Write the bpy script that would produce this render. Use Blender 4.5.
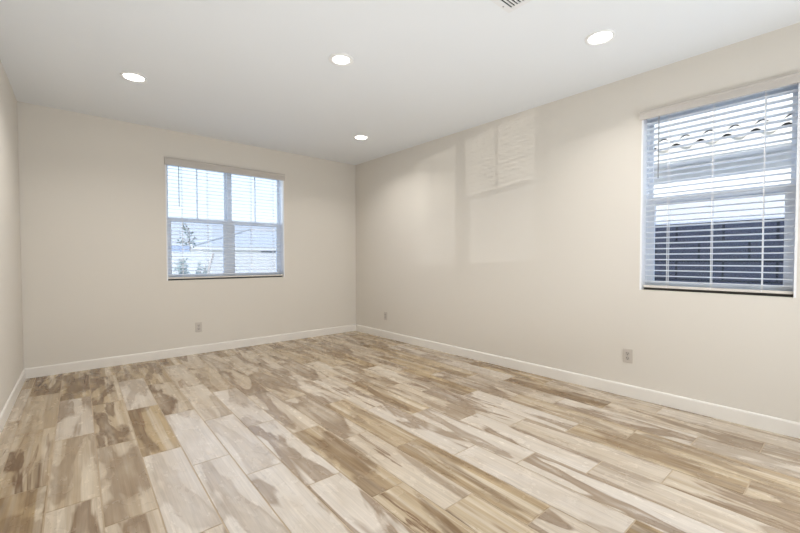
import bpy, bmesh, math, random
from mathutils import Vector, Matrix
random.seed(7)
S = bpy.context.scene
C = S.collection
for o in list(bpy.data.objects): bpy.data.objects.remove(o)

# ------------------------------------------------------------------ camera
F_PX = 394.867; YAW = 0.706278; PITCH = -0.024944; ROLL = -0.0009235
cd = bpy.data.cameras.new('camera'); cam = bpy.data.objects.new('camera', cd); C.objects.link(cam)
cd.sensor_fit = 'HORIZONTAL'; cd.sensor_width = 36; cd.lens = F_PX * 36 / 800
cd.shift_y = 2.36 / 800; cd.clip_start = .02; cd.clip_end = 300
fw = Vector((math.sin(YAW)*math.cos(PITCH), math.cos(YAW)*math.cos(PITCH), math.sin(PITCH)))
r0 = Vector((math.cos(YAW), -math.sin(YAW), 0)); u0 = r0.cross(fw)
r1 = math.cos(ROLL)*r0 + math.sin(ROLL)*u0; u1 = -math.sin(ROLL)*r0 + math.cos(ROLL)*u0
m = Matrix((r1, u1, -fw)).transposed().to_4x4(); m.translation = (0.31585, -5.47114, 1.19097)
cam.matrix_world = m
S.camera = cam
S.view_settings.view_transform = 'Standard'; S.view_settings.look = 'None'
S.view_settings.gamma = 1; S.view_settings.use_curve_mapping = False
S.view_settings.exposure = 0.68

# ------------------------------------------------------------------ sky, sun
w = bpy.data.worlds.new('sky'); S.world = w; w.use_nodes = True
nt = w.node_tree; nt.nodes.clear()
out = nt.nodes.new('ShaderNodeOutputWorld'); bg = nt.nodes.new('ShaderNodeBackground')
tc = nt.nodes.new('ShaderNodeTexCoord'); sp = nt.nodes.new('ShaderNodeSeparateXYZ')
cr = nt.nodes.new('ShaderNodeValToRGB')
cr.color_ramp.elements[0].position = 0.0; cr.color_ramp.elements[0].color = (.93, .96, 1, 1)
cr.color_ramp.elements[1].position = .6; cr.color_ramp.elements[1].color = (.85, 1.20, 1.75, 1)
e = cr.color_ramp.elements.new(.14); e.color = (.76, .87, 1, 1)
nt.links.new(tc.outputs['Generated'], sp.inputs[0]); nt.links.new(sp.outputs['Z'], cr.inputs[0])
nt.links.new(cr.outputs[0], bg.inputs[0]); nt.links.new(bg.outputs[0], out.inputs[0])
bg.inputs[1].default_value = .92

def lamp(name, kind, energy, color, loc, direction=(0, 0, -1), **kw):
    l = bpy.data.lights.new(name, kind); l.energy = energy; l.color = color
    o = bpy.data.objects.new(name, l); C.objects.link(o); o.location = loc
    o.rotation_euler = Vector(direction).to_track_quat('-Z', 'Y').to_euler()
    for k, v in kw.items(): setattr(l, k, v)
    return o
lamp('sun', 'SUN', 3.4, (1, .95, .88), (0, 0, 20), (1, .55, -.38), angle=.01)

# added soft fill from behind the camera; the wall there has no opening
lamp('rear_fill', 'AREA', 42, (.88, .94, 1), (2.4, -6.34, 1.15), (-.38, 1, .15), shape='RECTANGLE', size=2.6, size_y=2.1)
# added unseen fill lamp facing up, brightens the ceiling
lamp('ceiling_fill', 'AREA', 15, (.88, .94, 1), (1.4, -3.7, .35), (0, .15, 1), shape='RECTANGLE', size=2.6, size_y=2.0)

# ------------------------------------------------------------------ room frame
W = 4.016685; H = 2.74
A = Vector((0, -.0655, 0)); BR = Vector((W, 0, 0))
FRONT = -6.4; SK = -.026146
FL = Vector((SK * (-FRONT - .0655), FRONT, 0)); FR = Vector((W, FRONT, 0))
T = .17
class Frame:
    """u runs along a wall, n points away from the room, z is up"""
    def __init__(s, p, q):
        s.p = Vector(p); s.u = (Vector(q) - Vector(p)).normalized(); s.len = (Vector(q) - Vector(p)).length
        s.n = Vector((-s.u.y, s.u.x, 0))
    def __call__(s, u, n, z): return s.p + s.u*u + s.n*n + Vector((0, 0, z))
    def mat(s, u=0, n=0, z=0):
        m = Matrix((s.u, s.n, Vector((0, 0, 1)))).transposed().to_4x4(); m.translation = s(u, n, z); return m
FB = Frame(A, BR)          # back wall, u from left corner
FRT = Frame(BR, FR)        # right wall, u from the far corner towards the camera
FLT = Frame(FL, A)         # left wall
FFR = Frame(FR, FL)        # wall behind the camera

# ------------------------------------------------------------------ materials
def newmat(name):
    m = bpy.data.materials.new(name); m.use_nodes = True
    return m, m.node_tree, m.node_tree.nodes['Principled BSDF']
def N(nt, t, **kw):
    n = nt.nodes.new(t)
    for k, v in kw.items(): setattr(n, k, v)
    return n
def plain(name, col, rough=.5, spec=.5, metal=0, bump=None, var=None):
    m, nt, b = newmat(name)
    b.inputs['Base Color'].default_value = (*col, 1); b.inputs['Roughness'].default_value = rough
    b.inputs['Specular IOR Level'].default_value = spec; b.inputs['Metallic'].default_value = metal
    tcn = N(nt, 'ShaderNodeTexCoord')
    if bump:
        no = N(nt, 'ShaderNodeTexNoise'); no.inputs['Scale'].default_value = bump[0]; no.inputs['Detail'].default_value = 3
        bu = N(nt, 'ShaderNodeBump'); bu.inputs['Strength'].default_value = bump[1]; bu.inputs['Distance'].default_value = bump[2]
        nt.links.new(tcn.outputs['Object'], no.inputs['Vector']); nt.links.new(no.outputs['Fac'], bu.inputs['Height'])
        nt.links.new(bu.outputs['Normal'], b.inputs['Normal'])
    if var:
        no = N(nt, 'ShaderNodeTexNoise'); no.inputs['Scale'].default_value = var[0]; no.inputs['Detail'].default_value = 5
        mx = N(nt, 'ShaderNodeMix', data_type='RGBA')
        mx.inputs[6].default_value = (*[c*(1-var[1]) for c in col], 1); mx.inputs[7].default_value = (*[min(1, c*(1+var[1])) for c in col], 1)
        nt.links.new(tcn.outputs['Object'], no.inputs['Vector']); nt.links.new(no.outputs['Fac'], mx.inputs[0])
        nt.links.new(mx.outputs[2], b.inputs['Base Color'])
    return m
M = {}
M['paint'] = plain('wall paint', (.755, .712, .645), .75, .25, bump=(170, .25, .0015), var=(.9, .015))
M['ceil'] = plain('ceiling paint', (.83, .85, .865), .85, .2, bump=(120, .3, .002))
M['base'] = plain('baseboard enamel', (.86, .825, .77), .38, .5)
M['vinyl'] = plain('window vinyl', (.80, .84, .90), .4, .5)
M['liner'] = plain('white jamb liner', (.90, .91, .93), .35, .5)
M['slat'] = plain('blind slat', (.84, .87, .91), .42, .5)
M['valance'] = plain('blind valance', (.58, .54, .495), .45, .5)
M['rail'] = plain('blind rail', (.74, .70, .64), .45, .5)
M['cord'] = plain('blind cord', (.88, .88, .88), .8)
M['wand'] = plain('wand plastic', (.30, .31, .32), .25)
M['plate'] = plain('outlet plastic', (.60, .55, .495), .35)
M['gap_shade'] = plain('dark gap shade', (.05, .045, .04), .5)  # shadow colour for the strip below the blind rail
M['slot'] = plain('outlet slot', (.10, .09, .08), .6)
M['recept'] = plain('outlet face', (.52, .475, .43), .35)
M['metal'] = plain('white vent metal', (.80, .80, .80), .45)
M['black'] = plain('duct and gap shade', (.03, .03, .03), .8)
M['screw'] = plain('screw steel', (.35, .35, .36), .4, metal=.6)
M['trim'] = plain('downlight trim', (.88, .88, .87), .4)
M['stucco'] = plain('neighbour stucco', (.88, .86, .83), .9, bump=(60, .5, .006))
M['stucco2'] = plain('far stucco', (.80, .75, .66), .9, bump=(40, .5, .006))
M['fascia'] = plain('fascia paint', (.84, .78, .68), .7)
M['soffit'] = plain('soffit paint', (.86, .85, .85), .8, var=(40, .08))
M['ground'] = plain('gravel', (.74, .69, .62), .95, bump=(30, 1, .02), var=(25, .25))
M['trunk'] = plain('bark', (.25, .20, .16), .9, var=(20, .3))
M['leafdark'] = plain('leaf dark', (.13, .17, .13), .6, var=(6, .3))
M['leaf'] = plain('leaf grey green', (.30, .36, .30), .6, var=(6, .3))
M['pole'] = plain('wood stake', (.50, .42, .34), .8, var=(14, .2))
M['darkglass'] = plain('far window glass', (.06, .08, .10), .1)
M['shed'] = plain('grey blue panel', (.42, .46, .56), .6, var=(5, .1))

# emissive lens of the downlights
m, nt, b = newmat('downlight lens'); b.inputs['Base Color'].default_value = (.9, .9, .88, 1)
b.inputs['Emission Color'].default_value = (1, .97, .92, 1); b.inputs['Emission Strength'].default_value = 6; M['lens'] = m

def seethrough(name, tcol, gcol, fac, kind='ShaderNodeBsdfGlossy', rough=.02):
    m = bpy.data.materials.new(name); m.use_nodes = True; nt = m.node_tree; nt.nodes.clear()
    o = N(nt, 'ShaderNodeOutputMaterial'); mx = N(nt, 'ShaderNodeMixShader'); t = N(nt, 'ShaderNodeBsdfTransparent')
    g = N(nt, kind); t.inputs[0].default_value = (*tcol, 1); g.inputs[0].default_value = (*gcol, 1)
    if 'Roughness' in g.inputs: g.inputs['Roughness'].default_value = rough
    mx.inputs[0].default_value = fac
    nt.links.new(t.outputs[0], mx.inputs[1]); nt.links.new(g.outputs[0], mx.inputs[2]); nt.links.new(mx.outputs[0], o.inputs[0])
    return m
M['glass'] = seethrough('window glass', (.95, .98, 1), (.9, .95, 1), .018)
M['screen'] = seethrough('insect screen', (.93, .95, 1), (.20, .21, .25), .18, 'ShaderNodeBsdfDiffuse')

# concrete block wall
def block_mat(name, col, mortar, bw, bh):
    m, nt, b = newmat(name); b.inputs['Roughness'].default_value = .95
    tcn = N(nt, 'ShaderNodeTexCoord'); br = N(nt, 'ShaderNodeTexBrick')
    br.inputs['Scale'].default_value = 1; br.inputs['Brick Width'].default_value = bw; br.inputs['Row Height'].default_value = bh
    br.inputs['Mortar Size'].default_value = .011; br.inputs['Mortar Smooth'].default_value = .2
    br.inputs['Color1'].default_value = (*col, 1); br.inputs['Color2'].default_value = (*[c*.9 for c in col], 1); br.inputs['Mortar'].default_value = (*mortar, 1)
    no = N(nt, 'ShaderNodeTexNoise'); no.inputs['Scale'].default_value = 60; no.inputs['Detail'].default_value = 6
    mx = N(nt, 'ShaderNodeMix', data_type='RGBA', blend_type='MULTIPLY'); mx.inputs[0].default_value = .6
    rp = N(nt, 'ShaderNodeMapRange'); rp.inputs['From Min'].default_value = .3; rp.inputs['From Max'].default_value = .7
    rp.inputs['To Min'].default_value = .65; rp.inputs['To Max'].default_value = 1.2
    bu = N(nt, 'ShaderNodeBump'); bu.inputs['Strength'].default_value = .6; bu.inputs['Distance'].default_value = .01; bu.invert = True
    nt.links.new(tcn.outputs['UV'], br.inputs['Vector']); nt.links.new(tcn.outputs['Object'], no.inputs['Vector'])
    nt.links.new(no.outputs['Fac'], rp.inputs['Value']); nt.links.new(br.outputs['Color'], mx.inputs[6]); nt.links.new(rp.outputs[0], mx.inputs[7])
    nt.links.new(mx.outputs[2], b.inputs['Base Color']); nt.links.new(br.outputs['Fac'], bu.inputs['Height']); nt.links.new(bu.outputs['Normal'], b.inputs['Normal'])
    return m
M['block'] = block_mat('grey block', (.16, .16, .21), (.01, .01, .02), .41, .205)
M['tile'] = plain('clay roof tile', (.66, .59, .51), .8, var=(5, .12))

# whitewashed wood-look floor tile
def floor_mat():
    m, nt, b = newmat('wood look tile'); L = nt.links.new
    uv = N(nt, 'ShaderNodeUVMap'); uv.uv_map = 'plank'
    at = N(nt, 'ShaderNodeAttribute'); at.attribute_name = 'tone'
    sep = N(nt, 'ShaderNodeSeparateColor'); L(at.outputs['Color'], sep.inputs[0])
    def noise(sx, sy, scale, detail=3, dist=0, rough=.5):
        mp = N(nt, 'ShaderNodeMapping'); mp.inputs['Scale'].default_value = (sx, sy, 1); L(uv.outputs[0], mp.inputs[0])
        n = N(nt, 'ShaderNodeTexNoise'); n.inputs['Scale'].default_value = scale; n.inputs['Detail'].default_value = detail
        n.inputs['Distortion'].default_value = dist; n.inputs['Roughness'].default_value = rough
        L(mp.outputs[0], n.inputs['Vector']); return n.outputs['Fac']
    def ramp(x, pts):
        r = N(nt, 'ShaderNodeValToRGB'); el = r.color_ramp.elements
        el[0].position, el[0].color = pts[0][0], (*[pts[0][1]]*3, 1); el[1].position, el[1].color = pts[-1][0], (*[pts[-1][1]]*3, 1)
        for p, v in pts[1:-1]: q = el.new(p); q.color = (v, v, v, 1)
        L(x, r.inputs[0]); return r.outputs[0]
    def math_(op, a, c):
        n = N(nt, 'ShaderNodeMath', operation=op)
        for i, x in enumerate((a, c)):
            if isinstance(x, (int, float)): n.inputs[i].default_value = x
            else: L(x, n.inputs[i])
        return n.outputs[0]
    def mix(f, a, c, mode='MIX'):
        n = N(nt, 'ShaderNodeMix', data_type='RGBA', blend_type=mode)
        for i, x in ((0, f), (6, a), (7, c)):
            if isinstance(x, (int, float)): n.inputs[i].default_value = x
            elif isinstance(x, tuple): n.inputs[i].default_value = (*x, 1)
            else: L(x, n.inputs[i])
        return n.outputs[2]
    R, G, B = sep.outputs
    white = (.70, .64, .575); cream = (.47, .35, .20); brown = (.115, .052, .014); taupe = (.25, .165, .095)
    base = mix(R, white, cream)
    # soft straight figure along the board, stronger on the tan boards
    st = ramp(noise(16, .5, 1, 3, .3), [(.50, 0), (.60, 1)])
    base = mix(math_('MULTIPLY', st, math_('ADD', math_('MULTIPLY', R, .45), .15)), base, (.76, .68, .56))
    sd = ramp(noise(13, .42, 1.1, 3, .35), [(.50, 0), (.56, .9), (.66, .5), (.8, 0)])
    base = mix(math_('MULTIPLY', sd, math_('MULTIPLY', R, .8)), base, (.30, .20, .105))
    # faint cloudy wash
    cl = ramp(noise(4, 1.6, 1.5, 4, .4), [(.40, 0), (.66, 1)])
    base = mix(math_('MULTIPLY', cl, .28), base, (.45, .345, .225))
    # flowing smudges: crisp on one side, fading out on the other
    s1 = ramp(noise(5.2, .95, 1, 3.5, .7, .55), [(.50, 0), (.545, .9), (.60, .8), (.68, .3), (.76, 0)])
    stain = math_('MULTIPLY', s1, G)
    col = mix(stain, base, mix(R, taupe, brown))
    # narrow heartwood veins
    k = ramp(noise(9, .75, 1.1, 3, 1.1), [(.60, 0), (.625, 1), (.70, .3), (.8, 0)])
    col = mix(math_('MULTIPLY', k, math_('MULTIPLY', B, .85)), col, (.16, .08, .035))
    # fine grain
    g = noise(75, 2.2, 1, 5, .8, .65)
    gr = N(nt, 'ShaderNodeMapRange'); gr.inputs['From Min'].default_value = .3; gr.inputs['From Max'].default_value = .7
    gr.inputs['To Min'].default_value = .84; gr.inputs['To Max'].default_value = 1.10; L(g, gr.inputs['Value'])
    col = mix(1.0, col, gr.outputs[0], 'MULTIPLY')
    L(col, b.inputs['Base Color'])
    rg = N(nt, 'ShaderNodeMapRange'); rg.inputs['To Min'].default_value = .20; rg.inputs['To Max'].default_value = .33
    L(noise(6, 3, 2, 4), rg.inputs['Value']); L(rg.outputs[0], b.inputs['Roughness'])
    b.inputs['Specular IOR Level'].default_value = .42
    bu = N(nt, 'ShaderNodeBump'); bu.inputs['Strength'].default_value = .12; bu.inputs['Distance'].default_value = .0015
    L(g, bu.inputs['Height']); L(bu.outputs['Normal'], b.inputs['Normal'])
    return m
M['floor'] = floor_mat()
M['grout'] = plain('grout', (.46, .36, .25), .8, var=(9, .1))

# ------------------------------------------------------------------ mesh helpers
def box(bm, fr, u0, u1, n0, n1, z0, z1, mi=0):
    P = [fr(u, n, z) for z in (z0, z1) for n in (n0, n1) for u in (u0, u1)]
    v = [bm.verts.new(p) for p in P]
    for f in ((0, 2, 3, 1), (4, 5, 7, 6), (0, 1, 5, 4), (2, 6, 7, 3), (0, 4, 6, 2), (1, 3, 7, 5)):
        bm.faces.new([v[i] for i in f]).material_index = mi
    return v
ID = Frame((0, 0, 0), (1, 0, 0))
def prism(bm, fr, profile, a, b, axis='u', mi=0):
    """extrude a closed profile: points (n, z) along u, (u, z) along n, or (u, n) along z"""
    def P(p, t):
        return fr(t, p[0], p[1]) if axis == 'u' else fr(p[0], t, p[1]) if axis == 'n' else fr(p[0], p[1], t)
    v0 = [bm.verts.new(P(p, a)) for p in profile]; v1 = [bm.verts.new(P(p, b)) for p in profile]; k = len(profile)
    bm.faces.new(v0).material_index = mi; bm.faces.new(v1[::-1]).material_index = mi
    for i in range(k): bm.faces.new((v0[i], v0[(i+1) % k], v1[(i+1) % k], v1[i])).material_index = mi
def tube(bm, pts, rad, seg=8):
    pts = [Vector(p) for p in pts]; rad = rad if isinstance(rad, (list, tuple)) else [rad]*len(pts); rings = []
    for i, p in enumerate(pts):
        d = (pts[min(i+1, len(pts)-1)] - pts[max(i-1, 0)]).normalized()
        a = d.orthogonal().normalized() if i == 0 else (rings_a - d*rings_a.dot(d)).normalized()
        rings_a = a; b_ = d.cross(a)
        rings.append([bm.verts.new(p + (a*math.cos(2*math.pi*k/seg) + b_*math.sin(2*math.pi*k/seg))*rad[i]) for k in range(seg)])
    for r_, s_ in zip(rings, rings[1:]):
        for k in range(seg): bm.faces.new((r_[k], r_[(k+1) % seg], s_[(k+1) % seg], s_[k]))
    bm.faces.new(rings[0][::-1]); bm.faces.new(rings[-1])
def lathe(bm, prof, seg=40, close=False):
    rings = [[bm.verts.new((r*math.cos(2*math.pi*k/seg), r*math.sin(2*math.pi*k/seg), z)) for k in range(seg)] if r > 0 else [bm.verts.new((0, 0, z))] for r, z in prof]
    for a, c in zip(rings, rings[1:]):
        for k in range(seg):
            k2 = (k+1) % seg
            if len(a) == 1: bm.faces.new((a[0], c[k2], c[k]))
            elif len(c) == 1: bm.faces.new((a[k], a[k2], c[0]))
            else: bm.faces.new((a[k], a[k2], c[k2], c[k]))
def obj(name, bm, mats, parent=None, mw=None, smooth=False, bevel=0, seg=2):
    """link bm as one mesh; geometry is given in world space and moved to the local frame mw (or the parent's)"""
    bmesh.ops.recalc_face_normals(bm, faces=bm.faces)
    if parent is not None and mw is None: mw = parent.matrix_basis if parent.parent is None else parent.parent.matrix_basis @ parent.matrix_basis
    if mw is not None: bm.transform(mw.inverted())
    me = bpy.data.meshes.new(name); bm.to_mesh(me); bm.free()
    for q in (mats if isinstance(mats, (list, tuple)) else [mats]): me.materials.append(M[q])
    if smooth: me.polygons.foreach_set('use_smooth', [True]*len(me.polygons))
    o = bpy.data.objects.new(name, me); C.objects.link(o)
    if parent is not None: o.parent = parent
    elif mw is not None: o.matrix_basis = mw
    if bevel:
        b = o.modifiers.new('bevel', 'BEVEL'); b.width = bevel; b.segments = seg; b.limit_method = 'ANGLE'; b.angle_limit = .7
    return o
def struct(o): o['kind'] = 'structure'; return o
def thing(name, mw, label, cat, group=None):
    o = bpy.data.objects.new(name, None); o.empty_display_size = .1; C.objects.link(o); o.matrix_basis = mw
    o['label'] = label; o['category'] = cat
    if group: o['group'] = group
    return o
def tag(o, label, cat, group=None, kind=None):
    o['label'] = label; o['category'] = cat
    if group: o['group'] = group
    if kind: o['kind'] = kind
    return o
def copy_tree(o, mw, label, parent=None):
    c = o.copy(); C.objects.link(c)
    if parent is None: c.matrix_basis = mw; c['label'] = label
    else: c.parent = parent
    for ch in [x for x in bpy.data.objects if x.parent == o]: copy_tree(ch, None, None, c)
    return c

# ------------------------------------------------------------------ room shell
WIN1 = (1.262, 2.762, .932, 2.40)                     # opening in the back wall (u0,u1,z0,z1)
WIN2 = (4.250, 5.188, .930, 2.40)                     # opening in the right wall
def wall(name, fr, holes, u0, u1):
    bm = bmesh.new(); z0, z1 = -.1, H + .1
    if not holes: box(bm, fr, u0, u1, 0, T, z0, z1)
    else:
        a, b_, c, d = holes
        # one solid with a real opening: a ring of quads on both faces plus reveals
        us = (u0, a, b_, u1); zs = (z0, c, d, z1); g = {}
        for n in (0, T):
            for i, u in enumerate(us):
                for j, z in enumerate(zs): g[i, j, n] = bm.verts.new(fr(u, n, z))
        for n in (0, T):
            for i in range(3):
                for j in range(3):
                    if (i, j) != (1, 1): bm.faces.new((g[i, j, n], g[i+1, j, n], g[i+1, j+1, n], g[i, j+1, n]))
        def strip(k):
            for p, q in zip(k, k[1:] + k[:1]): bm.faces.new((g[(*p, 0)], g[(*q, 0)], g[(*q, T)], g[(*p, T)]))
        strip([(0, 0), (1, 0), (2, 0), (3, 0), (3, 1), (3, 2), (3, 3), (2, 3), (1, 3), (0, 3), (0, 2), (0, 1)])
        strip([(1, 1), (2, 1), (2, 2), (1, 2)])
    return struct(obj(name, bm, 'paint', mw=fr.mat()))
wall('wall_back', FB, WIN1, -T, FB.len + T)
wall('wall_right', FRT, WIN2, .005, FRT.len)
wall('wall_left', FLT, None, 0, FLT.len - .005)
wall('wall_front', FFR, None, -T, FFR.len + T)
bm = bmesh.new(); box(bm, ID, -.45, W + .19, FRONT - .18, .19, H, H + .12)
struct(obj('ceiling', bm, 'ceil'))

# floor: a grout slab carrying individual planks (columns parallel to the side walls)
def xline(c, y): return .088 + .2095*c + .022*y
bm = bmesh.new()
box(bm, ID, -.40, W + .17, FRONT - .17, .17, -.10, -.0012, 1)
uvl = bm.loops.layers.uv.new('plank'); col = bm.loops.layers.float_color.new('tone')
# R: white(0) .. tan(1)   G: strength of the stains   B: strength of the dark heartwood
FACES = [(random.random(), random.uniform(.6, 1), random.random(), random.uniform(0, 90), random.uniform(0, 90)) for _ in range(14)]
OVER = {(0, 0): (1, .9, .9), (0, 1): (.75, .3, .2), (0, 2): (.8, 1, .6), (0, 3): (1, .5, .2), (1, 0): (1, .8, 1), (1, 1): (.25, .8, .1), (1, 2): (.62, .5, .1), (1, 3): (.5, .9, .2),
        (2, 0): (.9, .9, .9), (2, 1): (.8, .9, .6), (2, 2): (.55, .6, .1), (2, 3): (.45, .8, .1), (3, 0): (.9, .6, .6), (3, 1): (.2, .5, 0), (3, 2): (1, .7, .9), (3, 3): (.08, .3, 0),
        (4, 0): (.9, .7, .5), (4, 1): (.6, 1, .5), (4, 2): (0, .35, 0), (4, 3): (0, .45, 0), (5, 1): (.4, .5, .2), (5, 2): (0, .3, 0), (5, 3): (.0, .7, 0), (5, 4): (.1, .5, 0),
        (6, 2): (.15, .5, 0), (6, 3): (.05, .8, 0), (6, 4): (0, .9, .1), (7, 2): (.4, .7, .3), (7, 3): (.85, .6, .4), (7, 4): (.8, .8, 1), (8, 2): (.4, .8, .1), (8, 3): (.4, .5, .9), (8, 4): (.8, .8, .5),
        (9, 3): (.8, .5, .3), (9, 4): (.9, .5, .2), (9, 5): (.3, .8, .2), (10, 3): (.1, .8, .2), (10, 4): (.1, .5, .1), (11, 3): (.1, .7, .1), (11, 4): (.05, .9, .1), (12, 4): (.1, .9, .1), (12, 5): (.3, .6, .3),
        (13, 4): (.35, .6, .3), (13, 5): (.5, .8, .4), (14, 4): (.85, .5, .3), (14, 5): (.7, .7, .4), (15, 4): (.7, .5, .2), (15, 5): (.8, .5, .3), (16, 4): (.2, .9, 0), (16, 5): (.3, .5, .2), (17, 4): (.5, .8, .5), (18, 5): (.3, .6, 0)}
G_ = .0034
PL = .94
for c in range(-2, 20):
    for k in range(-1, 8):
        y1 = -2.70 + .007*c - .31*(c % 3) + PL*(3 - k); y0 = y1 - PL
        y0 += G_; y1 -= G_
        y0c, y1c = max(y0, FRONT - .05), min(y1, .06)
        if y1c - y0c < .01: continue
        ft = FACES[random.randrange(len(FACES))]
        tr, tg, tb, ou, ov = ft
        tr = min(1, max(0, tr*.8 + random.uniform(-.1, .15) + (.25 if y1 > -1.3 else 0) + (.15 if c < 3 or c > 9 else 0)))
        if random.random() < .5: ou, ov = random.uniform(0, 90), random.uniform(0, 90)
        if (c, k) in OVER: tr, tg, tb = OVER[c, k][:3]
        ps = [(xline(c, y0c) + G_, y0c), (xline(c+1, y0c) - G_, y0c), (xline(c+1, y1c) - G_, y1c), (xline(c, y1c) + G_, y1c)]
        lo = [bm.verts.new((x, y, -.01)) for x, y in ps]; hi = [bm.verts.new((x, y, 0)) for x, y in ps]
        fs = [bm.faces.new(hi)] + [bm.faces.new((lo[i], lo[(i+1) % 4], hi[(i+1) % 4], hi[i])) for i in range(4)]
        for f in fs:
            for l in f.loops:
                l[uvl].uv = (l.vert.co.x - xline(c, l.vert.co.y) + ou, l.vert.co.y - y0 + ov); l[col] = (tr, tg, tb, 1)
bmesh.ops.recalc_face_normals(bm, faces=bm.faces)
struct(obj('floor', bm, ['floor', 'grout']))

# baseboards with an eased top edge
HB = .103
prof = [(0, 0), (-.014, 0), (-.014, HB - .012), (-.011, HB - .004), (-.006, HB), (0, HB)]
for nm, fr, a, b_ in (('baseboard_back', FB, 0, FB.len), ('baseboard_right', FRT, .014, FRT.len), ('baseboard_left', FLT, 0, FLT.len - .014), ('baseboard_front', FFR, .014, FFR.len - .014)):
    bm = bmesh.new(); prism(bm, fr, prof, a, b_); struct(obj(nm, bm, 'base', mw=fr.mat()))

# ------------------------------------------------------------------ windows
def ring(bm, fr, u0, u1, z0, z1, n0, n1, wl, wr, wb, wt):
    box(bm, fr, u0, u0 + wl, n0, n1, z0, z1); box(bm, fr, u1 - wr, u1, n0, n1, z0, z1)
    box(bm, fr, u0 + wl, u1 - wr, n0, n1, z0, z0 + wb); box(bm, fr, u0 + wl, u1 - wr, n0, n1, z1 - wt, z1)
def window(name, fr, op, units, muntin):
    u0, u1, z0, z1 = op
    mw = fr.mat((u0+u1)/2, .09, z0)
    bm = bmesh.new(); ring(bm, fr, u0, u1, z0, z1, .092, .165, .022, .022, .03, .03)
    for a, b_ in zip(units, units[1:]): box(bm, fr, a[1], b_[0], .092, .165, z0 + .03, z1 - .03)
    root = struct(obj(name, bm, 'vinyl', mw=mw, bevel=.002))
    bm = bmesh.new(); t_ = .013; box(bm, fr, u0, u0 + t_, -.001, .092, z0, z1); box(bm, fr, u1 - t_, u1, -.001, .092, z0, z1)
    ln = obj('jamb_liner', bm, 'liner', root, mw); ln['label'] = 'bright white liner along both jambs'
    bm = bmesh.new(); box(bm, fr, u0 + .014, u1 - .014, .060, .092, z0, z0 + .030); gsh = obj('sill_gap_shade', bm, 'gap_shade', root, mw); gsh['label'] = 'dark strip painted in for the shadow gap along the sill'  # dark strip stands in for the shadow under the bottom rail
    zm0, zm1 = 1.655, 1.705
    for a, b_ in units:
        bm = bmesh.new(); ring(bm, fr, a, b_, zm0, z1 - .03, .125, .150, .028, .028, .05, .03)
        if muntin: box(bm, fr, (a+b_)/2 - .008, (a+b_)/2 + .008, .132, .143, zm1, z1 - .06)
        up = obj('upper_sash', bm, 'vinyl', root, mw)
        bm = bmesh.new(); box(bm, fr, a + .028, b_ - .028, .1445, .1465, zm1, z1 - .06); obj('glass_pane', bm, 'glass', up, mw)
        bm = bmesh.new(); ring(bm, fr, a, b_, z0 + .03, zm1 + .003, .096, .122, .052, .052, .04, .05)
        lo = obj('lower_sash', bm, 'vinyl', root, mw)
        bm = bmesh.new(); box(bm, fr, a + .052, b_ - .052, .108, .110, z0 + .07, zm0); obj('glass_pane', bm, 'glass', lo, mw)
        bm = bmesh.new(); box(bm, fr, (a+b_)/2 - .03, (a+b_)/2 + .03, .086, .0965, zm1 - .012, zm1 + .004); obj('sash_lock', bm, 'vinyl', lo, mw)
        bm = bmesh.new(); box(bm, fr, a + .03, b_ - .03, .153, .155, z0 + .035, zm0 + .01)
        sc = obj('insect_screen', bm, 'screen', root, mw); sc['label'] = 'fine dark insect screen over the lower sash'
    return root
window('window_1', FB, WIN1, [(1.284, 1.998), (2.042, 2.740)], True)
window('window_2', FRT, WIN2, [(4.272, 5.166)], False)

def blind(fr, op, ladders, wand_u, wand_z, tilt, crn, cw, label, vb=2.322):
    u0, u1, z0, z1 = op
    root = thing('window_blind', fr.mat((u0+u1)/2, .045, z0), label, 'blind', 'white horizontal blinds in the two windows')
    mid = .048
    bm = bmesh.new()   # valance: moulded face with short returns
    vp = [(-.002, vb), (-.018, vb), (-.022, vb + .008), (-.022, 2.392), (-.027, 2.398), (-.027, 2.410), (-.002, 2.410)]
    prism(bm, fr, vp, u0 - .008, u1 + .008); obj('valance', bm, 'valance', root)
    bm = bmesh.new(); box(bm, fr, u0 + .016, u1 - .016, .02, .075, vb + .023, 2.392); obj('headrail', bm, 'slat', root)
    bm = bmesh.new(); n = 30; zt, zb = vb + .013, 1.002; tilt = math.radians(tilt)
    for i in range(n + 1):
        z = zt + (zb - zt)*i/n; pr = []
        for s, off in ((1, .0014), (-1, -.0014)):
            for k in range(-3, 4):
                t = k*s/3*.025; crown = crn*(1 - (k/3)**2)
                pr.append((mid + t*math.cos(tilt) , z + t*math.sin(tilt) + crown + off))
        prism(bm, fr, pr, u0 + .021, u1 - .021)
    obj('slats', bm, 'slat', root)
    bm = bmesh.new(); box(bm, fr, u0 + .019, u1 - .019, mid - .026, mid + .026, .951, .970); obj('bottom_rail', bm, 'rail', root, bevel=.003)
    for lu in ladders:
        bm = bmesh.new()
        for dn in (-.026, .026): box(bm, fr, lu - cw, lu + cw, mid + dn - .0006, mid + dn + .0006, .955, 2.35)
        tube(bm, [fr(lu, mid, .95), fr(lu, mid, 2.36)], .0012, 6)
        obj('ladder_cord', bm, 'cord', root)
    bm = bmesh.new(); tube(bm, [fr(wand_u, .012, wand_z[1]), fr(wand_u, .010, wand_z[0])], .0042, 6)
    box(bm, fr, wand_u - .003, wand_u + .003, .010, .024, wand_z[1] - .01, wand_z[1] + .01)
    wd = obj('tilt_wand', bm, 'wand', root); wd['label'] = 'thin dark tilt wand'
    return root
blind(FB, WIN1, [1.447, 1.741, 2.300, 2.613], 1.408, (1.835, 2.34), 5, .0028, .0014, 'white horizontal blind on the wide double window of the far wall')
blind(FRT, WIN2, [4.438, 4.724, 5.012], 4.372, (1.85, 2.34), -6, .0042, .0019, 'white horizontal blind on the narrow single window of the right wall', 2.346)

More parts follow.
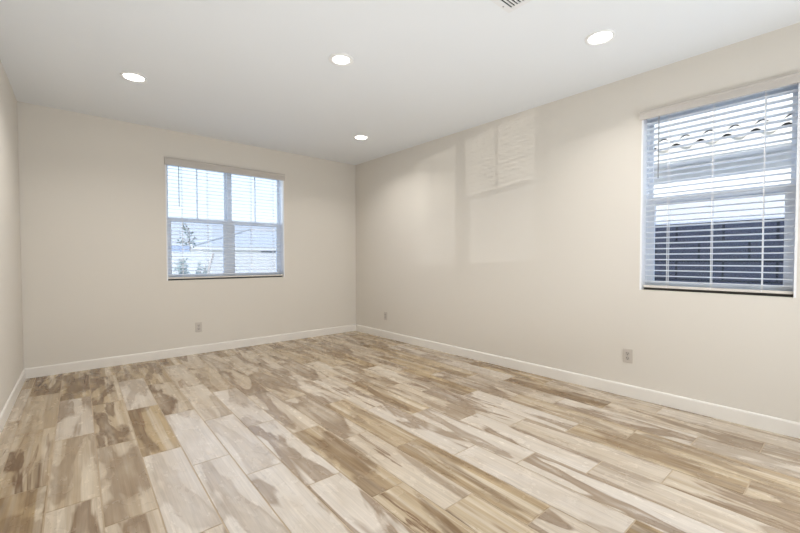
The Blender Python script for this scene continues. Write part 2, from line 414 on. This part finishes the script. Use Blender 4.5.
# ------------------------------------------------------------------ recessed downlights
def downlight(x, y, label, lr=.0735):
    mw = Matrix.Translation((x, y, H))
    root = thing('recessed_downlight', mw, label, 'light', 'recessed ceiling downlights')
    bm = bmesh.new(); lathe(bm, [(.096, .004), (.097, -.003), (.094, -.007), (.082, -.009), (lr + .003, -.0065), (lr, -.001), (lr, .004), (.096, .004)])
    bm.transform(mw); obj('trim_ring', bm, 'trim', root, smooth=True)
    bm = bmesh.new(); lathe(bm, [(0, -.0045), (.05, -.0042), (lr, -.002), (lr, .003), (0, .003)])
    bm.transform(mw); obj('lens', bm, 'lens', root, smooth=True)
    l = lamp('downlight_lamp', 'AREA', LAMP_W, LAMP_COL, (0, 0, -.014), (0, 0, -1), shape='DISK', size=.14, spread=2.4)
    l.parent = root
    return root
LAMP_W = 5.2; LAMP_COL = (1, .965, .92)
downlight(.80, -1.42, 'recessed downlight on the left of the ceiling, nearest the left wall')
downlight(3.225, -1.30, 'smallest recessed downlight, near the far right corner of the ceiling')
downlight(1.985, -2.815, 'recessed downlight in the middle of the ceiling, with the widest trim ring', .064)
downlight(3.20, -4.25, 'recessed downlight above the single window at the right, largest in view')
downlight(.80, -4.25, 'recessed downlight on the near left of the ceiling, above the camera')

# ------------------------------------------------------------------ ceiling vent
vx0, vx1, vy0, vy1 = 2.06, 2.474, -4.312, -3.997
root = thing('air_vent', Matrix.Translation(((vx0+vx1)/2, (vy0+vy1)/2, H)), 'white louvred air vent with dark slots at the top edge of the picture', 'vent')
bm = bmesh.new()
box(bm, ID, vx0, vx1, vy1 - .04, vy1, H - .006, H + .001); box(bm, ID, vx0, vx1, vy0, vy0 + .04, H - .006, H + .001)
box(bm, ID, vx0, vx0 + .034, vy0 + .04, vy1 - .04, H - .006, H + .001); box(bm, ID, vx1 - .034, vx1, vy0 + .04, vy1 - .04, H - .006, H + .001)
obj('vent_frame', bm, 'metal', root, bevel=.002)
bm = bmesh.new(); box(bm, ID, vx0 + .034, vx1 - .034, vy0 + .04, vy1 - .04, H - .0008, H - .0002); obj('vent_opening', bm, 'black', root)
bm = bmesh.new(); y = vy1 - .04 - .012
while y > vy0 + .045:
    v = box(bm, ID, vx0 + .034, vx1 - .034, y - .0095, y - .0, H - .0055, H - .001); y -= .0205
obj('louvers', bm, 'metal', root)
for sx, sy in ((2.392, -4.014), (2.393, vy0 + .019)):
    bm = bmesh.new(); lathe(bm, [(0, -.0085), (.004, -.008), (.006, -.006), (.006, -.005)], 14); bm.transform(Matrix.Translation((sx, sy, H))); obj('screw', bm, 'screw', root)

# ------------------------------------------------------------------ wall outlets
def outlet(fr, u, z, label, duplex=True):
    w2, h2 = (.038, .060) if duplex else (.036, .058)
    root = thing('wall_outlet', fr.mat(u, 0, z), label, 'outlet', 'wall outlets above the baseboards')
    bm = bmesh.new()
    v = box(bm, fr, u - w2, u + w2, -.007, 0, z - h2, z + h2)
    obj('cover_plate', bm, 'plate', root, bevel=.003)
    for dz in (.021, -.021):
        bm = bmesh.new(); pr = []
        for k in range(20):
            a = 2*math.pi*k/20; pr.append((u + max(-.0155, min(.0155, .0185*math.cos(a))), z + dz + max(-.014, min(.014, .0165*math.sin(a)))))
        prism(bm, fr, pr, -.0095, -.006, 'n'); rc = obj('receptacle', bm, 'recept', root)
        bm = bmesh.new()
        box(bm, fr, u - .0085, u - .0055, -.0102, -.0090, z + dz - .002, z + dz + .008); box(bm, fr, u + .0055, u + .0085, -.0102, -.0090, z + dz - .001, z + dz + .007)
        box(bm, fr, u - .003, u + .003, -.0102, -.0090, z + dz - .011, z + dz - .005)
        obj('slots', bm, 'slot', rc, root.matrix_basis)
    bm = bmesh.new(); box(bm, fr, u - .003, u + .003, -.0082, -.0065, z - .003, z + .003); obj('screw', bm, 'screw', root, bevel=.001)
outlet(FB, 1.604, .334, 'duplex wall outlet on the far wall under the double window')
outlet(FRT, .80, .330, 'wall outlet near the far corner of the right wall, smallest in view')
outlet(FRT, 4.168, .354, 'duplex wall outlet on the right wall beside the single window, nearest')

# ------------------------------------------------------------------ outside, right: side yard
bm = bmesh.new(); box(bm, ID, -40, 60, -40, 70, -.40, -.25); struct(obj('ground', bm, 'ground'))
def uvbox(name, fr, u0, u1, n0, n1, z0, z1, mat, du=0, dz=0):
    bm = bmesh.new(); box(bm, fr, u0, u1, n0, n1, z0, z1); uvq = bm.loops.layers.uv.new('UVMap')
    for f in bm.faces:
        for l in f.loops:
            d = l.vert.co - fr.p; l[uvq].uv = (d.dot(fr.u) + du, d.z + dz)
    return obj(name, bm, mat, mw=fr.mat((u0+u1)/2, (n0+n1)/2, z0))
# joints measured on the top course at y = -4.13, -4.54, -4.93
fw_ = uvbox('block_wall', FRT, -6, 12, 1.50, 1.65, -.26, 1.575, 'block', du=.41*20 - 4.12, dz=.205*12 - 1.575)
tag(fw_, 'grey concrete block wall in shade outside the single right window', 'wall')
# our own eave above the side yard keeps the block wall in shade
bm = bmesh.new()
prism(bm, FRT, [(-.1, 2.95), (.62, 2.70), (.62, 2.84), (-.1, 3.15)], -.6, 7)
struct(obj('roof_eave', bm, 'fascia', mw=FRT.mat(0, .17, 2.86)))

nb = thing('neighbour_house', FRT.mat(3, 5, -.25), 'pale stucco house with scalloped tile eave seen through the right window', 'house')
bm = bmesh.new(); box(bm, FRT, -7, 11, 3.6, 10, -.26, 2.78); obj('house_wall', bm, 'stucco', nb)
bm = bmesh.new(); box(bm, FRT, -7.4, 11.4, 3.05, 3.6, 2.63, 2.66); obj('soffit', bm, 'soffit', nb)
bm = bmesh.new(); box(bm, FRT, -7.4, 11.4, 3.02, 3.06, 2.60, 2.78); obj('fascia_board', bm, 'fascia', nb)
# S-tiles: two visible courses near the eave as thick wavy sheets, then the rest of the slope
def wavy(bm, n0, n1, z0, z1, per, amp, th, u0, u1, ph=0):
    k = int((u1-u0)/per*12); rows = []
    for n, z in ((n0, z0), (n1, z1)):
        for dz in (0, -th):
            row = []
            for i in range(k + 1):
                u = u0 + (u1-u0)*i/k; t = ((u - ph)/per) % 1
                h = amp*math.sin(math.pi*min(1, t/.62)) if t < .62 else -amp*.22*math.sin(math.pi*(t-.62)/.38)
                row.append(bm.verts.new(FRT(u, n, z + h + dz)))
            rows.append(row)
    a, a2, b_, b2 = rows
    for i in range(k):
        for p, q in ((a, b_), (b2, a2), (a2, a), (b_, b2)): bm.faces.new((p[i], p[i+1], q[i+1], q[i]))
bm = bmesh.new()
SL = .42
for j in range(7):
    n0 = 2.97 + .45*j; z0 = 2.785 + SL*.45*j + (.0, .030)[j] if j < 2 else 2.785 + SL*.45*j + .012
    wavy(bm, n0, n0 + .50, z0, z0 + SL*.50 - (.028 if j == 1 else .012), .285, .066, .016, -2, 7.5, ph=3.62)
bmesh.ops.remove_doubles(bm, verts=bm.verts, dist=1e-5)
obj('roof_tiles', bm, 'tile', nb)
bm = bmesh.new(); wavy(bm, 3.04, 3.4, 2.765, 2.765, .285, .034, .03, -2, 7.5, ph=3.62); obj('eave_closure', bm, 'fascia', nb)
bm = bmesh.new(); wavy(bm, 3.43, 3.445, 2.995, 3.0, .285, .030, .03, -2, 7.5, ph=3.62); obj('mortar_bed', bm, 'fascia', nb)
bm = bmesh.new(); wavy(bm, 3.46, 3.52, 3.0, 3.02, .285, .064, .06, -2, 7.5, ph=3.62); obj('tile_gap_shade', bm, 'black', nb)  # black sheet put in as the shade in the gaps under the second course
bm = bmesh.new(); prism(bm, FRT, [(3.09, 2.66), (3.09, 2.80), (6.6, 2.74 + SL*3.5), (10, 2.75)], -7.4, 11.4); obj('roof_deck', bm, 'black', nb)  # deck coloured black so the open tile ends at the eave read as shadow

# ------------------------------------------------------------------ outside, back: yard, wall, far house, tree
NB = 9.0
def at(px, py, n):     # point on the plane n metres behind the far wall, seen at a photo pixel (used to set positions out)
    d = fw + (px - 400)/F_PX*r1 - (py - 266.5 - 2.36)/F_PX*u1
    c = Vector((0.31585, -5.47114, 1.19097)); t = ((A + FB.n*n - c).dot(FB.n))/d.dot(FB.n); q = c + d*t
    return (q - A).dot(FB.u), q.z
u_, zt_ = at(260, 252.5, NB)
gw = uvbox('garden_wall', FB, -2, 30, NB, NB + .18, -.26, zt_, 'stucco2'); tag(gw, 'cream stucco garden wall across the back yard outside the double window', 'wall')
HN = 24.0
ua, za = at(192, 246.5, HN); ub, _ = at(300, 249, HN)
fh = thing('far_house', FB.mat(ua + 8, HN, -.25), 'pale single storey house with tiled hip roof beyond the back garden wall', 'house')
bm = bmesh.new(); box(bm, FB, ua + .8, ua + 26, HN + .6, HN + 12, -.26, za - .05); obj('house_wall', bm, 'stucco2', fh)
for a in (5.0, 9.5, 13.2):
    bm = bmesh.new(); box(bm, FB, ua + a, ua + a + 1.5, HN + .55, HN + .62, za - 1.0, za - .25); obj('window', bm, 'darkglass', fh)
bm = bmesh.new(); box(bm, FB, ua, ua + 27, HN, HN + .05, za - .22, za); box(bm, FB, ua, ua + 27, HN + .05, HN + .6, za - .2, za - .17); obj('fascia_board', bm, 'fascia', fh)
_, zr = at(250, 229.5, HN + 6)
bm = bmesh.new()
P = [FB(ua, HN - .05, za), FB(ua + 27, HN - .05, za), FB(ua + 27, HN + 12.6, za), FB(ua, HN + 12.6, za), FB(ua + 6.3, HN + 6.2, zr), FB(ua + 21, HN + 6.2, zr)]
v = [bm.verts.new(p) for p in P]
for f in ((0, 1, 5, 4), (1, 2, 5), (2, 3, 4, 5), (3, 0, 4), (3, 2, 1, 0)): bm.faces.new([v[i] for i in f])
obj('hip_roof', bm, 'tile', fh)
bm = bmesh.new()
for p, q in ((0, 4), (1, 5), (4, 5)): tube(bm, [P[p] + Vector((0, 0, .04)), P[q] + Vector((0, 0, .04))], .07, 8)
obj('ridge_caps', bm, 'tile', fh)

# low covered structure at the left edge of the view
ul, zl = at(171, 246, 13); ur, _ = at(187, 246, 13); _, zb_ = at(178, 257, 13)
sh = thing('patio_cover', FB.mat((ul+ur)/2, 13, -.25), 'grey blue patio cover behind the garden wall at the left of the double window', 'shelter')
bm = bmesh.new(); box(bm, FB, ul - 1.2, ur, 12.6, 15, zl - .35, zl); obj('roof_panel', bm, 'shed', sh)
for q in (ul - 1.0, ur - .12):
    bm = bmesh.new(); box(bm, FB, q, q + .12, 12.7, 12.82, -.26, zl - .34); obj('post', bm, 'shed', sh)

# slender tree with sparse tufts
def leaf(bm, p, d, ln, wd):
    d = d.normalized(); s = d.cross(Vector((random.uniform(-1, 1), random.uniform(-1, 1), .4))).normalized()*wd; up = d.cross(s).normalized()*wd*.25
    a = bm.verts.new(p); b1 = bm.verts.new(p + d*ln*.5 + s); b2 = bm.verts.new(p + d*ln*.5 - s); m_ = bm.verts.new(p + d*ln*.5 + up); c = bm.verts.new(p + d*ln)
    for f in ((a, b1, m_), (a, m_, b2), (m_, b1, c), (m_, c, b2)): bm.faces.new(f)
TN = 16.0
ut, zt = at(188.5, 229, TN); _, zl0 = at(188.5, 236, TN)
tr = thing('young_tree', FB.mat(ut, TN, -.25), 'slender young tree with a sparse crown outside the left half of the double window', 'tree')
sc = (at(200, 229, TN)[0] - ut)/11.5          # metres per picture pixel at that distance
bm = bmesh.new(); base = FB(ut, TN, -.26); top = FB(ut + .02, TN, zt + 1.6*sc)
tube(bm, [base, base.lerp(top, .5) + FB.u*.03, top], [.05, .035, .015], 8)
tips = []
for i in range(11):
    a = random.uniform(0, 2*math.pi); t = random.uniform(.72, 1); s = base.lerp(top, t)
    e = s + Vector((math.cos(a)*random.uniform(.25, 1), math.sin(a)*.6, random.uniform(-.25, .55)))*sc*9.5
    tube(bm, [s, s.lerp(e, .5) + Vector((0, 0, .06)), e], [.012, .008, .004], 5); tips += [e, s.lerp(e, .6)]
obj('trunk', bm, 'trunk', tr)
bm = bmesh.new()
for e in tips:
    for k in range(4):
        leaf(bm, e + Vector([random.gauss(0, .07) for _ in range(3)]), Vector([random.gauss(0, 1) for _ in range(3)]), .20, .035)
obj('foliage', bm, 'leafdark', tr)

# shrub in front of the garden wall
SN = 7.6
for i, (px, top_y, wpx, lab) in enumerate(((182, 257, 7, 'loose leafy shrub against the garden wall, left of the leaning stake'), (201, 261, 6, 'lower grey green shrub between the tall shrub and the leaning stake'))):
    uc, zc = at(px, top_y, SN); s2 = (at(px + 10, top_y, SN)[0] - uc)/10
    sb = thing('shrub', FB.mat(uc, SN, -.25), lab, 'shrub', 'shrubs by the garden wall')
    bs = bmesh.new(); bl = bmesh.new(); b0 = FB(uc, SN, -.26)
    for k in range(16):
        a = random.uniform(0, 6.28); e = FB(uc + math.cos(a)*wpx*s2*random.uniform(.2, 1), SN + math.sin(a)*.25, zc - random.uniform(0, .45))
        mid_ = b0.lerp(e, .55) + Vector((0, 0, .12)); tube(bs, [b0, mid_, e], [.014, .009, .004], 5)
        for t in range(14):
            p = mid_.lerp(e, random.uniform(-.3, 1)); leaf(bl, p, Vector([random.gauss(0, 1), random.gauss(0, 1), random.gauss(.3, 1)]), .13, .028)
    obj('stems', bs, 'trunk', sb); obj('foliage', bl, 'leaf', sb)

# leaning stake
uc, zc = at(213.2, 253.5, 7.0); ud, _ = at(208.5, 272, 7.0)
bm = bmesh.new(); p1 = FB(uc, 7.0, zc); p0 = FB(ud, 7.0, at(208.5, 272, 7.0)[1]); p0 = p0 + (p0 - p1)*((p0.z + .27)/(p1.z - p0.z))
tube(bm, [p0, p1], .035, 10)
tag(obj('leaning_stake', bm, 'pole', mw=Matrix.Translation(p0)), 'leaning wooden stake in front of the cream garden wall', 'stake')

# added spot lamp in the yard for an assumed sun reflection (makes the slatted patch on the right wall)
GL = Vector((-13.40, 18.41, .0))
lamp('assumed_glint_lamp', 'SPOT', 4600, (1, .93, .84), GL, (Vector((2.0, 0, 1.66)) - GL), spot_size=.35, spot_blend=.1, shadow_soft_size=.012)
